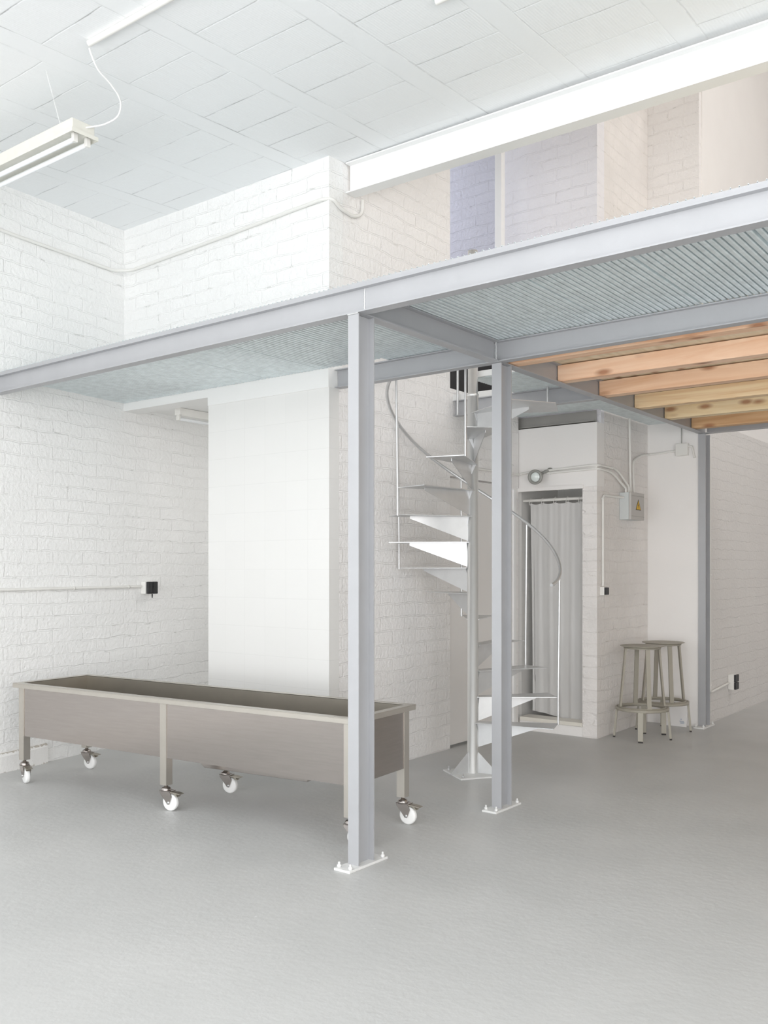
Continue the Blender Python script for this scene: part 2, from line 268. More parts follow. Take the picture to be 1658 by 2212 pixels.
# ------------------------------------------------------------------ mesh helpers
class MB:
    def __init__(s): s.v = []; s.f = []; s.sm = []; s.mi = []
    def add(s, vs, fs, smooth=False, mi=0):
        o = len(s.v); s.v += [tuple(p) for p in vs]
        for f in fs: s.f.append([i+o for i in f]); s.sm.append(smooth); s.mi.append(mi)
        return s
    def box(s, x0, x1, y0, y1, z0, z1, mi=0):
        vs = [(x, y, z) for x in (x0, x1) for y in (y0, y1) for z in (z0, z1)]
        return s.add(vs, [(0, 1, 3, 2), (4, 6, 7, 5), (0, 4, 5, 1), (2, 3, 7, 6), (0, 2, 6, 4), (1, 5, 7, 3)], False, mi)
    def prism(s, poly, z0, z1, mi=0):    # polygon in xy
        n = len(poly); vs = [(x, y, z0) for x, y in poly]+[(x, y, z1) for x, y in poly]
        return s.add(vs, [tuple(range(n))[::-1], tuple(range(n, 2*n))]+[(i, (i+1) % n, (i+1) % n+n, i+n) for i in range(n)], False, mi)
    def extr(s, poly3, d, mi=0):       # planar polygon (3d) extruded by vector
        n = len(poly3); d = Vector(d); vs = [Vector(p) for p in poly3]+[Vector(p)+d for p in poly3]
        return s.add(vs, [tuple(range(n))[::-1], tuple(range(n, 2*n))]+[(i, (i+1) % n, (i+1) % n+n, i+n) for i in range(n)], False, mi)
    def bar(s, p0, p1, w, t, side):     # rectangular bar from p0 to p1; w along 'side', t across
        p0, p1 = Vector(p0), Vector(p1); ax = (p1-p0).normalized(); sd = Vector(side); sd = (sd-ax*sd.dot(ax)).normalized(); nn = ax.cross(sd)
        q = [p0+sd*a*w/2+nn*b*t/2 for a, b in ((-1, -1), (1, -1), (1, 1), (-1, 1))]
        return s.extr(q, p1-p0)
    def tube(s, pts, r, seg=10, cap=True, mi=0):
        pts = [Vector(p) for p in pts]; rings = []; n = len(pts)
        T = [(pts[min(i+1, n-1)]-pts[max(i-1, 0)]).normalized() for i in range(n)]
        up = Vector((0, 0, 1)) if abs(T[0].z) < .9 else Vector((1, 0, 0)); nv = (up-T[0]*up.dot(T[0])).normalized()
        for i in range(n):
            nv = (nv-T[i]*nv.dot(T[i])).normalized(); bv = T[i].cross(nv)
            rings.append([pts[i]+(nv*math.cos(2*PI*k/seg)+bv*math.sin(2*PI*k/seg))*r for k in range(seg)])
        vs = [p for rg in rings for p in rg]; fs = []
        for i in range(n-1):
            for k in range(seg): fs.append((i*seg+k, i*seg+(k+1) % seg, (i+1)*seg+(k+1) % seg, (i+1)*seg+k))
        s.add(vs, fs, True, mi)
        if cap: s.add(rings[0], [tuple(range(seg))[::-1]], False, mi); s.add(rings[-1], [tuple(range(seg))], False, mi)
        return s
    def lathe(s, prof, c=(0, 0, 0), axis=(0, 0, 1), seg=32, mi=0):   # prof: list of (r, h)
        a = Vector(axis).normalized(); e = a.orthogonal().normalized(); g = a.cross(e); c = Vector(c)
        vs = [c+a*h+(e*math.cos(2*PI*k/seg)+g*math.sin(2*PI*k/seg))*max(r, 1e-5) for r, h in prof for k in range(seg)]
        fs = [(i*seg+k, i*seg+(k+1) % seg, (i+1)*seg+(k+1) % seg, (i+1)*seg+k) for i in range(len(prof)-1) for k in range(seg)]
        return s.add(vs, fs, True, mi)
    def sphere(s, c, r, seg=12):
        return s.lathe([(r*math.sin(PI*i/8), -r*math.cos(PI*i/8)) for i in range(9)], c, seg=seg)
    def ibeam(s, p0, p1, h=.12, b=.064, tf=.0063, tw=.0046, side=None):  # p0,p1: centre of bottom face, h upward; side = flange direction
        p0, p1 = Vector(p0), Vector(p1); d = p1-p0
        hv = Vector((0, 0, 1)) if abs(d.normalized().z) < .5 else Vector((0, 1, 0))
        sd = d.normalized().cross(hv).normalized()
        prof = [(-b/2, 0), (b/2, 0), (b/2, tf), (tw/2, tf), (tw/2, h-tf), (b/2, h-tf), (b/2, h), (-b/2, h), (-b/2, h-tf), (-tw/2, h-tf), (-tw/2, tf), (-b/2, tf)]
        n = 12; vs = [p0+sd*x+hv*y for x, y in prof]+[p1+sd*x+hv*y for x, y in prof]
        fs = [(i, (i+1) % n, (i+1) % n+n, i+n) for i in range(n)]
        for o in (0, n): fs += [(o, o+1, o+2, o+11), (o+11, o+2, o+3, o+10), (o+10, o+3, o+4, o+9), (o+9, o+4, o+5, o+8), (o+8, o+5, o+6, o+7)]
        return s.add(vs, fs)
    def build(s, name, m, parent=None, bevel=0, loc=None, rz=0):
        me = bpy.data.meshes.new(name); me.from_pydata(s.v, [], s.f); me.update()
        for p, sm, k in zip(me.polygons, s.sm, s.mi): p.use_smooth = sm; p.material_index = k
        for mm in (m if isinstance(m, (list, tuple)) else [m]): me.materials.append(mm)
        import bmesh
        bm = bmesh.new(); bm.from_mesh(me); bmesh.ops.recalc_face_normals(bm, faces=bm.faces); bm.to_mesh(me); bm.free()
        o = bpy.data.objects.new(name, me); COL.objects.link(o)
        if parent: o.parent = parent
        if loc: o.location = loc
        if rz: o.rotation_euler.z = rz
        if bevel:
            bv = o.modifiers.new('bevel', 'BEVEL'); bv.width = bevel; bv.segments = 2; bv.limit_method = 'ANGLE'; bv.angle_limit = math.radians(50)
        return o
def tag(o, label, cat, group=None):
    o['label'] = label; o['category'] = cat
    if group: o['group'] = group
    return o
def struct(o): o['kind'] = 'structure'; return o
def empty(name, loc=(0, 0, 0), rz=0):
    o = bpy.data.objects.new(name, None); COL.objects.link(o); o.location = loc; o.rotation_euler.z = rz; return o
def copy_tree(o, parent=None):
    c = o.copy(); COL.objects.link(c); c.parent = parent
    for ch in [x for x in list(COL.objects) if x.parent == o]: copy_tree(ch, c)
    return c
def bend(pts, r=.05, n=6):      # round the corners of a polyline
    pts = [Vector(p) for p in pts]; out = [pts[0]]
    for i in range(1, len(pts)-1):
        a, b_, c_ = pts[i-1], pts[i], pts[i+1]; d1 = (a-b_); d2 = (c_-b_); rr = min(r, d1.length*.45, d2.length*.45)
        p, q = b_+d1.normalized()*rr, b_+d2.normalized()*rr
        for k in range(n+1):
            t = k/n; out.append(p*(1-t)**2+b_*2*t*(1-t)+q*t*t)
    out.append(pts[-1]); return out

# ------------------------------------------------------------------ setting
def xl(y): return -5.99-.15*(y-3.46)      # left wall line
H1 = 4.12
def zc(x, y): return H1+.006*(x+4)+.045*(min(y, 4.9)-4.6)
struct(MB().box(-8.2, 3.6, -3.7, 13.2, -.12, 0).build('floor', M['floor']))
mb = MB()
vs = [(-8.0, -3.7), (3.6, -3.7), (3.6, 4.88), (-8.0, 4.88)]
mb.add([(x, y, zc(x, y)) for x, y in vs]+[(x, y, zc(x, y)+.15) for x, y in vs], [(0, 1, 2, 3), (7, 6, 5, 4), (0, 4, 5, 1), (1, 5, 6, 2), (2, 6, 7, 3), (3, 7, 4, 0)])
struct(mb.build('ceiling', M['ceiling']))
struct(MB().box(-8.0, 3.6, 4.72, 13.2, 7.3, 7.4).build('ceiling_rear', M['plaster_warm']))
struct(MB().box(-4.0, 3.6, 4.88, 4.98, 4.14, 7.3).build('wall_light_block', M['plaster']))  # unseen face added above the beam only to block light
# left wall (slightly out of square)
struct(MB().prism([(xl(-3.7), -3.7), (xl(7.3), 7.3), (xl(7.3)-.3, 7.3), (xl(-3.7)-.3, -3.7)], 0, 7.3).build('wall_left', M['brick_y']))
# base ledge of left wall
lb = MB()
ys = [-3.5+i*.15 for i in range(50)]
for a, b_ in zip(ys[:-1], ys[1:]):
    if b_ > 3.98: break
    t0 = .030+.004*math.sin(a*9); t1 = .030+.004*math.sin(b_*9)
    z0 = .137+.006*math.sin(a*5); z1 = .137+.006*math.sin(b_*5)
    lb.add([(xl(a)-.01, a, 0), (xl(a)+t0, a, 0), (xl(a)+t0, a, z0-.02), (xl(a)+t0*.5, a, z0), (xl(a)-.01, a, z0),
            (xl(b_)-.01, b_, 0), (xl(b_)+t1, b_, 0), (xl(b_)+t1, b_, z1-.02), (xl(b_)+t1*.5, b_, z1), (xl(b_)-.01, b_, z1)],
           [(0, 1, 2, 3, 4), (9, 8, 7, 6, 5), (1, 6, 7, 2), (2, 7, 8, 3), (3, 8, 9, 4), (0, 5, 6, 1)])
struct(lb.build('baseboard_left', M['plinth']))
# partition block
YP = 4.62
struct(MB().box(-5.17, -4.0, YP, YP+.10, 0, 2.60).build('wall_partition_tiled', M['tile']))
struct(MB().box(-5.17, -4.0, YP-.006, YP+.10, 2.60, 2.722).build('trim_1', M['plaster']))
struct(MB().box(-6.30, -5.17, YP-.006, YP+.16, 2.662, 2.722).build('trim_2', M['plaster']))
struct(MB().box(-6.35, -4.0, YP, YP+.14, 2.722, 4.16).build('wall_partition_upper', M['brick_x']))
struct(MB().box(-4.14, -4.0, YP+.101, 6.06, 0, 2.62).box(-4.14, -4.0, YP+.141, 6.06, 2.62, 7.3).build('wall_partition_side', M['brick_y_soft']))
struct(MB().box(-6.7, -4.141, YP+.161, 7.3, 2.705, 2.80).build('ceiling_alcove', M['plaster']))
struct(MB().box(-4.14, -4.0, 6.06, 6.98, 2.13, 2.815).box(-4.14, -4.0, 6.98, 7.14, 0, 2.815).build('wall_partition_door', M['brick_y_soft']))
struct(MB().box(-6.8, -4.14, 7.2, 7.3, 0, 2.66).build('wall_alcove_back', M['plaster']))
# flush door in the side wall
d = struct(MB().box(-4.10, -4.012, 6.065, 6.975, .022, 2.108).build('door_1', M['door_paint'], bevel=.003))
MB().tube([(-4.01, 6.90, 1.02), (-3.965, 6.90, 1.02), (-3.965, 6.80, 1.02)], .009).build('door_handle', M['galv'], d)
struct(MB().box(-4.004, -3.985, 7.035, 7.075, 0, 2.09).build('trim_3', M['white_paint']))
# side room beyond the upper opening, violet light put into its wall colour
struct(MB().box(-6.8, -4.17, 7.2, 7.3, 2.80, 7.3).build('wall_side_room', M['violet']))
# back wall above the shower, shower frame
struct(MB().box(-4.17, -3.27, 7.15, 7.29, 2.09, 2.62).build('wall_back_lintel', M['plaster_warm']))
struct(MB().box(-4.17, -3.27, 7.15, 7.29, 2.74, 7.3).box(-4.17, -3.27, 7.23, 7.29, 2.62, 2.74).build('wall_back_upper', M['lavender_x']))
struct(MB().box(-4.10, -3.385, 7.125, 7.16, 2.075, 2.105).build('trim_4', M['plaster_warm']))
struct(MB().box(-3.40, -3.27, 7.15, 8.239, 0, 2.0895).box(-3.40, -3.27, 7.2905, 8.239, 2.09, 2.62).box(-3.40, -3.27, 7.29, 8.239, 2.62, 7.3).build('wall_pier', [M['brick_pier']]))
struct(MB().box(-3.40, -2.80, 8.24, 8.35, 0, 2.74).build('wall_corner', M['plaster_warm']))
struct(MB().box(-3.40, -2.80, 8.24, 8.35, 2.74, 7.3).build('wall_corner_upper', M['beige_x']))
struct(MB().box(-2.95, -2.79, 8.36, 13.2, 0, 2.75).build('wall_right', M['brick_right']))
struct(MB().box(-2.95, -2.79, 8.30, 13.2, 2.75, 7.3).build('wall_right_upper', M['plaster_warm']))
struct(MB().box(-8.2, 3.6, 13.1, 13.3, 0, 7.3).build('wall_far', M['plaster_warm']))
struct(MB().box(3.5, 3.7, -3.7, 13.2, 0, 7.3).build('wall_opposite', M['plaster']))
# shower recess
struct(MB().box(-4.16, -3.41, 8.0, 8.08, 0, 2.3).box(-4.16, -4.06, 7.30, 8.0, 0, 2.3).box(-4.16, -3.41, 7.30, 8.08, 2.3, 2.4).build('wall_shower', M['tile']))
struct(MB().box(-4.0, -3.402, 7.16, 7.30, 0, .085).build('trim_5', M['plaster_warm']))

# ------------------------------------------------------------------ steel frame
def beam(p0, p1, label, h=.12, b=.064, m='steel', tf=.0063, name='steel_beam', group=None):
    o = MB().ibeam(p0, p1, h, b, tf).build(name, M[m]); return tag(o, label, 'beam', group)
ZB = 2.602
def yf(x): return 3.365-.0145*(x+2.95)
def y2(x): return 4.652-.0145*(x+2.74)
fb = beam((-6.02, yf(-6.02)+.032, ZB), (2.4, yf(2.4)+.032, ZB), 'long grey steel front edge beam of the mezzanine on the near column')
def weld(p, q, parent, r=.0035):
    p, q = Vector(p), Vector(q); n = max(4, int((q-p).length/.006)); mb = MB(); pr = []
    d_ = (q-p).normalized(); o_ = d_.orthogonal()
    pts = [p+(q-p)*i/n+o_*random.uniform(-.0008, .0008) for i in range(n+1)]
    return mb.tube(pts, r, 7).build('weld_seam', M['galv'], parent)
weld((-2.715, yf(-2.7)+.0285, 2.609), (-2.715, yf(-2.7)+.0285, 2.715), fb)
# thin upstand strip along the deck edge
st = MB().extr([(-6.0, yf(-6.0)+.006, 2.7225), (2.4, yf(2.4)+.006, 2.7225), (2.4, yf(2.4)+.006, 2.742), (-6.0, yf(-6.0)+.006, 2.742)], (0, .006, 0)).build('deck_edge_strip', M['steel'], fb)
beam((-3.995, y2(-4.0)+.032, ZB), (2.4, y2(2.4)+.032, ZB), 'grey steel beam parallel behind the front edge beam, from brick wall past middle column')
xb = beam((-2.766, 3.435, ZB), (-2.766, 4.645, ZB), 'short grey steel cross beam joining the near and middle columns')
weld((-2.755, 4.655, 2.61), (-2.755, 4.655, 2.715), xb, .005)
weld((-2.798, 3.366, 2.600), (-2.734, 3.366, 2.600), fb, .004)
beam((-2.766, 4.72, ZB), (-2.766, 8.30, ZB), 'grey steel beam carrying the pine joist ends, middle column to far column')
beam((-2.73, 8.25, ZB), (2.4, 8.20, ZB), 'grey steel beam behind the last pine joist, starting at far column')
beam((-3.995, 6.13, ZB), (-2.80, 6.13, ZB), 'short grey steel beam behind the spiral stair, set in the brick wall')
tr_ = MB().box(-4.0, -3.46, 6.10, 6.108, 2.723, 2.768).build('landing_edge_strip', M['steel_painted']); tag(tr_, 'pale flat strip standing on the short beam behind the spiral stair', 'metal strip')
tr_ = MB().box(-3.44, -2.80, 5.472, 5.480, 2.727, 2.768).build('landing_edge_strip', M['steel_painted']); tag(tr_, 'white flat strip on the near edge of the small landing deck', 'metal strip')
tag(MB().box(-4.13, -3.30, 7.153, 7.215, 2.63, 2.637).box(-4.13, -3.30, 7.20, 7.207, 2.637, 2.725).build('steel_angle', M['steel_dark']), 'dark steel angle bracket set in the wall above the shower', 'steel angle')
cb = beam((-3.985, 4.82, 3.918), (2.4, 4.87, 3.905), 'thick white painted steel beam under the ceiling edge', h=.205, b=.10, m='white_paint', tf=.0085)

def column(y, label, plate=True):
    t = empty('steel_column', (-2.766, y, 0)); tag(t, label, 'column')
    MB().ibeam((0, 0, .012), (0, 0, 2.600)).build('shaft', M['steel'], t)
    p = MB().box(-.048, .048, -.085, .205, 0, .012).build('base_plate', M['steel_painted'], t, bevel=.002)
    for sx in (-1, 1):
        for yy in (-.062, .182):
            MB().lathe([(0, 0), (.011, 0), (.011, .012), (.006, .013), (.006, .024), (0, .026)], (sx*.034, yy, .012), seg=6).build('anchor_bolt', M['steel_painted'], t)
    return t
# shaft profile grows toward +y from its origin (column front face)
column(3.368, 'near grey steel column in front of the stainless trough')
column(4.680, 'middle grey steel column beside the spiral stair')
column(8.222, 'far grey steel column beside the bar stools')
for y, n in ((3.368, 0), (4.680, 1)):
    pass

# ------------------------------------------------------------------ mezzanine deck planks
ORD = ['first', 'second', 'third', 'fourth', 'fifth', 'sixth', 'seventh', 'eighth', 'ninth', 'tenth', 'eleventh', 'twelfth', 'thirteenth', 'fourteenth', 'fifteenth', 'sixteenth', 'seventeenth', 'eighteenth']
def plank(a0, a1, c0, c1, z, across='X', p=.0312, shear=None):
    """ribbed sheet: ribs across direction a0..a1, running c0..c1"""
    n = max(2, int(round((a1-a0)/p))); p = (a1-a0)/n; prof = []
    for i in range(n):
        x = a0+i*p
        prof += [(x+.02*p, .027), (x+.12*p, .027), (x+.20*p, .003), (x+.30*p, .0005), (x+.78*p, 0), (x+.92*p, .004)]
    prof = [(a0, .027)]+prof+[(a1, .027)]
    top = [(x, zz+.0025) for x, zz in prof]
    k = len(prof); mb = MB()
    def P(x, c, zz):
        c_ = c(x) if callable(c) else c
        return (x, c_, z+zz) if across == 'X' else (c_, x, z+zz)
    vs = [P(x, c0, q) for x, q in prof]+[P(x, c1, q) for x, q in prof]+[P(x, c0, q) for x, q in top]+[P(x, c1, q) for x, q in top]
    fs = []
    for i in range(k-1):
        fs += [(i, i+1, k+i+1, k+i), (2*k+i, 3*k+i, 3*k+i+1, 2*k+i+1), (i, 2*k+i, 2*k+i+1, i+1), (k+i, k+i+1, 3*k+i+1, 3*k+i)]
    fs += [(0, k, 3*k, 2*k), (k-1, 3*k-1+0, 4*k-1, 2*k-1)] if False else []
    mb.add(vs, fs)
    return mb
edges = [-6.16, -5.565]+[-5.065+.5*i for i in range(15)]
for i, (a, b_) in enumerate(zip(edges[:-1], edges[1:])):
    if a > 1.6: break
    c1 = YP-.005 if b_ <= -3.9 else (lambda x: y2(x)+.03)
    if a < -4.0 < b_: c1 = YP-.005
    o = plank(a+.003, b_-.003, lambda x: yf(x)+.02, c1, 2.724).build('metal_deck_plank', M['deck'])
    tag(o, f'ribbed galvanised deck plank between the two long beams, {ORD[i]} from the left wall', 'deck plank', 'deck planks between the two long beams')
for i, (a, b_) in enumerate(((5.485, 5.80), (5.80, 6.11))):
    tag(plank(a+.002, b_-.002, -3.455, -2.80, 2.724, 'Y').build('metal_deck_plank', M['deck']), ['near', 'rear'][i]+' ribbed deck plank of the small landing in front of the short stair beam', 'deck plank', 'landing deck planks')
for i, (a, b_) in enumerate(((6.15, 6.49), (6.49, 6.83), (6.83, 7.148))):
    tag(plank(a+.002, b_-.002, -3.99, -2.80, 2.724, 'Y').build('metal_deck_plank', M['deck']), ['front', 'middle', 'rearmost'][i]+' of three ribbed deck planks between the stair beam and the shower wall', 'deck plank', 'rear deck planks')
tag(plank(7.155, 8.235, -3.26, -2.80, 2.724, 'Y').build('metal_deck_plank', M['deck']), 'ribbed deck plank over the bar stools beside the pier', 'deck plank')

# pine joists and boards
desc = ['rosy knotty pine joist directly behind the steel beam', 'rosy pine joist with dark knot, second row from the steel beam', 'rosy pine joist in the third row of the wooden bay',
        'yellow-orange pine joist in the fourth row of the wooden bay', 'pale yellow pine joist, last but one row of the wooden bay', 'brown knotty pine joist at the rear of the wooden bay']
for i, y in enumerate((4.80, 5.434, 6.066, 6.69, 7.304, 7.928)):
    o = MB().box(-2.758, 2.3, y, y+.09, 2.612, 2.716).build('pine_joist', WD[i], bevel=.002)
    tag(o, desc[i], 'joist', 'pine joists over the right bay')
tag(MB().box(-2.755, 2.3, 4.70, 8.2, 2.7235, 2.745).build('board_floor', M['boards']), 'pale wooden board floor lying on the pine joists', 'board floor')

# ------------------------------------------------------------------ stainless trough
L_, W_ = 2.72, .61
ang = math.atan2(.223, 2.72)
t = empty('wheeled_trough', (-5.645, 3.35, 0), ang); tag(t, 'long stainless steel trough on six white castered legs', 'trough')
zb, zt = .308, .655
mb = MB()   # basin: outer shell + inner shell
o_, i_ = .032, .036
def shell(mb, x0, x1, y0, y1, z0, z1, th):
    mb.box(x0, x1, y0, y0+th, z0, z1).box(x0, x1, y1-th, y1, z0, z1).box(x0, x0+th, y0+th, y1-th, z0, z1).box(x1-th, x1, y0+th, y1-th, z0, z1)
    mb.box(x0+th, x1-th, y0+th, y1-th, z0, z0+th)
shell(mb, o_, L_-o_, o_, W_-o_, zb, zt-.004, .002)
mb.build('basin', M['stainless'], t)
mb = MB()
a = .045
for x0, x1, y0, y1 in ((0, L_, 0, a), (0, L_, W_-a, W_), (0, a, a, W_-a), (L_-a, L_, a, W_-a)): mb.box(x0, x1, y0, y1, zt-.004, zt)
for x0, x1, y0, y1 in ((0, L_, 0, .003), (0, L_, W_-.003, W_), (0, .003, .003, W_-.003), (L_-.003, L_, .003, W_-.003)): mb.box(x0, x1, y0, y1, zt-.03, zt-.004)
mb.build('rim', M['stainless_leg'], t, bevel=.0015)
mb = MB(); shell(mb, .047, L_-.047, .047, W_-.047, zb+.004, zt-.0045, .0015); mb.build('inner_lining', M['stainless_in'], t)
MB().extr([(1.30, .275, zb), (2.22, .275, zb), (2.22, .275, .226), (1.45, .275, .216)], (0, .12, 0)).build('drain_channel', M['stainless'], t, bevel=.002)
MB().tube([(2.22, .33, .252), (2.37, .33, .252)], .014, 12).build('drain_pipe', M['nylon'], t)
legpos = [(.028, .028), (1.335, .028), (L_-.078, .028), (.028, W_-.078), (1.335, W_-.078), (L_-.078, W_-.078)]
turn = [-.35, .1, .25, .1, .15, .0]
for k, (x, y) in enumerate(legpos):
    mb = MB().box(x, x+.05, y, y+.05, .148, zb)
    mb.box(x, x+.05, .0275, .0315, zb, zt-.031) if k < 3 else mb.box(x, x+.05, W_-.0315, W_-.0275, zb, zt-.031)
    if k % 3 == 0: mb.box(.028, .0315, y, y+.05, zb, zt-.031)
    if k % 3 == 2: mb.box(L_-.0315, L_-.028, y, y+.05, zb, zt-.031)
    lg = mb.build('leg', M['stainless_leg'], t)
    cs = empty('caster', (x+.025, y+.025, 0), turn[k]); cs.parent = t
    # stem + swivel head + fork
    mb = MB().lathe([(0, .150), (.011, .150), (.011, .136), (.02, .134), (.026, .13), (.030, .122), (.030, .112), (0, .112)], seg=20)
    for s in (-1, 1):
        y0 = s*.024
        mb.extr([(-.032, y0, .118), (.034, y0, .118), (.05, y0, .104), (.058, y0, .085), (.048, y0, .060), (.040, y0, .040), (.026, y0, .040), (.010, y0, .060), (-.028, y0, .10)], (0, -s*.003, 0))
    mb.box(-.03, .05, -.024, .024, .113, .117)
    mb.build('fork', M['stainless'], cs)
    wh = MB().lathe([(.0, -.016), (.040, -.016), (.048, -.013), (.0505, -.006), (.0505, .006), (.048, .013), (.040, .016), (0, .016)], (.035, 0, .0505), (0, 1, 0), 36).build('wheel', M['nylon'], cs)
    MB().lathe([(0, -.028), (.007, -.028), (.007, .028), (0, .028)], (.035, 0, .0505), (0, 1, 0), 10).build('axle_bolt', M['galv'], cs)
    br_ = MB().extr([(.040, -.020, .112), (.075, -.020, .112), (.115, -.020, .106), (.115, -.020, .103), (.070, -.020, .104), (.040, -.020, .106)], (0, .04, 0)).extr([(.066, -.016, .105), (.084, -.016, .105), (.094, -.016, .088), (.080, -.016, .092)], (0, .032, 0))
    br_.build('brake_pedal', [M['stainless_in']], cs)

# ------------------------------------------------------------------ spiral stair
cx, cy = -3.385, 5.41
stt = empty('spiral_stair', (cx, cy, 0)); tag(stt, 'galvanised steel spiral stair winding up beside the brick partition', 'staircase')
A0 = math.radians(37.5)
def dirv(deg): a = A0+math.radians(deg); return Vector((math.cos(a), math.sin(a), 0))
MB().lathe([(.038, .01), (.038, 2.58), (.041, 2.58), (.041, 2.60), (.034, 2.60), (.034, 3.58), (0, 3.585)], seg=36).build('pole', M['pole'], stt)
bnd = [-30, -5, 19, 43, 68, 93, 122, 150, 179, 206, 233, 260, 289, 350]
RT = .575
def tread(k):
    a, b_ = bnd[k]+.6, bnd[k+1]-.6; z = .356+.176*k; mid = (a+b_)/2
    d0, d1, dm = dirv(a), dirv(b_), dirv(mid)
    nrm = Vector((-dm.y, dm.x, 0))
    mb = MB()
    poly = [nrm*-.042+dm*.02, d0*RT, d1*RT, nrm*.042+dm*.02]
    if b_-a > 40: poly = [nrm*-.042+dm*.02, d0*RT, dm*RT*1.12, d1*RT, nrm*.042+dm*.02]
    mb.extr([Vector((p.x, p.y, z-.005)) for p in poly], (0, 0, .005))
    o = mb.build('tread', M['galv'], stt)
    g0 = dm*.036; g1 = dm*.445
    gu = MB().extr([Vector((g0.x, g0.y, z-.005)), Vector((g1.x, g1.y, z-.005)), Vector((g1.x, g1.y, z-.022)), Vector((g0.x, g0.y, z-.170))], nrm*.004)
    # short downturned lip at the pole
    gu.extr([Vector((p.x, p.y, z-.005)) for p in (dm*.034-nrm*.035, dm*.034+nrm*.035)]+[Vector((dm.x*.036, dm.y*.036, z-.075))], dm*.003)
    gu.build('gusset', M['galv'], o)
for k in range(13): tread(k)
# handrail
hr = [(-36, 1.285), (-30, 1.310), (-20, 1.345), (-8, 1.405), (0, 1.448), (45, 1.752), (90, 2.055), (135, 2.355), (165, 2.545), (180, 2.61), (205, 2.70), (230, 2.83), (262, 3.03), (300, 3.26), (340, 3.42)]
def hz(a):
    for (a0, z0), (a1, z1) in zip(hr[:-1], hr[1:]):
        if a0 <= a <= a1: return z0+(z1-z0)*(a-a0)/(a1-a0)
    return hr[-1][1]
def hzs(a): return sum(hz(max(-36, min(340, a+q))) for q in (-12, -8, -4, 0, 4, 8, 12))/7
RR = .588
MB().tube([Vector(dirv(a)*RR)+Vector((0, 0, hzs(a))) for a in range(-36, 341, 4)], .0115, 10).build('handrail', M['galv'], stt)
def zt_(k): return .356+.176*k
for a, k in ((-5, 0), (43, 2), (93, 4), (150, 6), (206, 8), (260, 10)):
    d = dirv(a)*(RT+.002)
    top = dirv(a)*RR
    MB().tube([(d.x, d.y, zt_(k)-.01), (d.x, d.y, zt_(k+1)), (top.x, top.y, hzs(a))], .0078, 8).build('baluster', M['galv'], stt)
for (x, y) in ((-3.93, 6.06), (-3.155, 6.06)):
    MB().tube([(x-cx, y-cy, 2.60), (x-cx, y-cy, 3.55)], .009, 8).build('landing_post', M['galv'], stt)
# foot plate
ea = math.radians(-34)
bp_ = MB(); e1 = Vector((math.cos(ea), math.sin(ea), 0)); e2 = Vector((-e1.y, e1.x, 0)); q = .155
bp_.extr([e1*-q+e2*-q, e1*q+e2*-q, e1*q+e2*q, e1*-q+e2*q], (0, 0, .01)); bpo = bp_.build('foot_plate', M['steel_painted'], stt)
for a in (205, -22, 95):
    d = dirv(a); n_ = Vector((-d.y, d.x, 0))
    MB().extr([d*.036+Vector((0, 0, .01)), d*.175+Vector((0, 0, .01)), d*.175+Vector((0, 0, .016)), d*.036+Vector((0, 0, .155))], n_*.005).build('foot_gusset', M['galv'], stt)
for a, b_ in ((-1, -1), (1, -1), (1, 1), (-1, 1)):
    c = e1*a*.125+e2*b_*.125
    MB().lathe([(0, .01), (.011, .01), (.011, .020), (.006, .021), (.006, .036), (0, .037)], c, seg=6).build('anchor_bolt', M['galv'], stt)

# ------------------------------------------------------------------ stools
def stool(x, y, rz, label):
    t = empty('bar_stool', (x, y, 0), rz); tag(t, label, 'bar stool', 'taupe bar stools by the pier')
    MB().lathe([(0, .757), (.150, .757), (.178, .765), (.179, .768), (.174, .770), (.12, .764), (0, .761)], seg=48).lathe([(.135, .757), (.150, .757), (.150, .745), (.135, .745), (.135, .757)], seg=48).build('seat', M['taupe'], t)
    MB().lathe([(.196, .238), (.214, .238), (.216, .242), (.216, .262), (.196, .262), (.196, .238)], seg=56).lathe([(.176, .252), (.194, .252), (.194, .268), (.176, .268), (.176, .252)], seg=56).build('footrest_ring', M['taupe'], t)
    for k in range(4):
        d = dirv(90*k+2); s_ = Vector((-d.y, d.x, 0))
        MB().bar(d*.140+Vector((0, 0, .748)), d*.184+Vector((0, 0, .262)), .035, .014, s_).build('upper_leg', M['taupe'], t)
        d = dirv(90*k-19); s_ = Vector((-d.y, d.x, 0))
        lg = MB().bar(d*.205+Vector((0, 0, .245)), d*.226+Vector((0, 0, .012)), .040, .018, s_).build('lower_leg', M['taupe'], t)
        MB().bar(d*.226+Vector((0, 0, .012)), d*.227+Vector((0, 0, 0)), .038, .018, s_).build('foot_cap', M['rubber'], lg)
    return t
stool(-2.985, 7.405, 0, 'taupe metal bar stool standing nearer, in front of the other stool')
stool(-2.985, 7.875, .06, 'taupe metal bar stool standing behind, close to the far column')

# leaning print behind the stools
t = empty('leaning_print', (-2.985, 8.195, 0)); tag(t, 'small white printed panel leaning on the wall behind the bar stools', 'panel')
MB().extr([(-.10, -.03, 0), (.10, -.03, 0), (.10, .022, .245), (-.10, .022, .245)], (0, .008, 0)).build('panel', M['paper'], t)
tx = MB()
def on_panel(x0, x1, z0, z1, mbx):
    k = .052/.245
    mbx.extr([(x0, -.0305+k*z0, z0), (x1, -.0305+k*z0, z0), (x1, -.0305+k*z1, z1), (x0, -.0305+k*z1, z1)], (0, -.001, 0))
for x0, x1 in ((-.055, -.035), (-.03, -.012), (-.002, .012), (.016, .040), (.044, .055)): on_panel(x0, x1, .196, .206, tx)
tx.build('heading_print', M['ink'], t); tx = MB()
for x0, x1, z in ((.035, .075, .045), (.04, .08, .036), (.045, .08, .027)): on_panel(x0, x1, z, z+.003, tx)
on_panel(.045, .052, .060, .067, tx)
tx.build('caption_print', M['ink'], t)

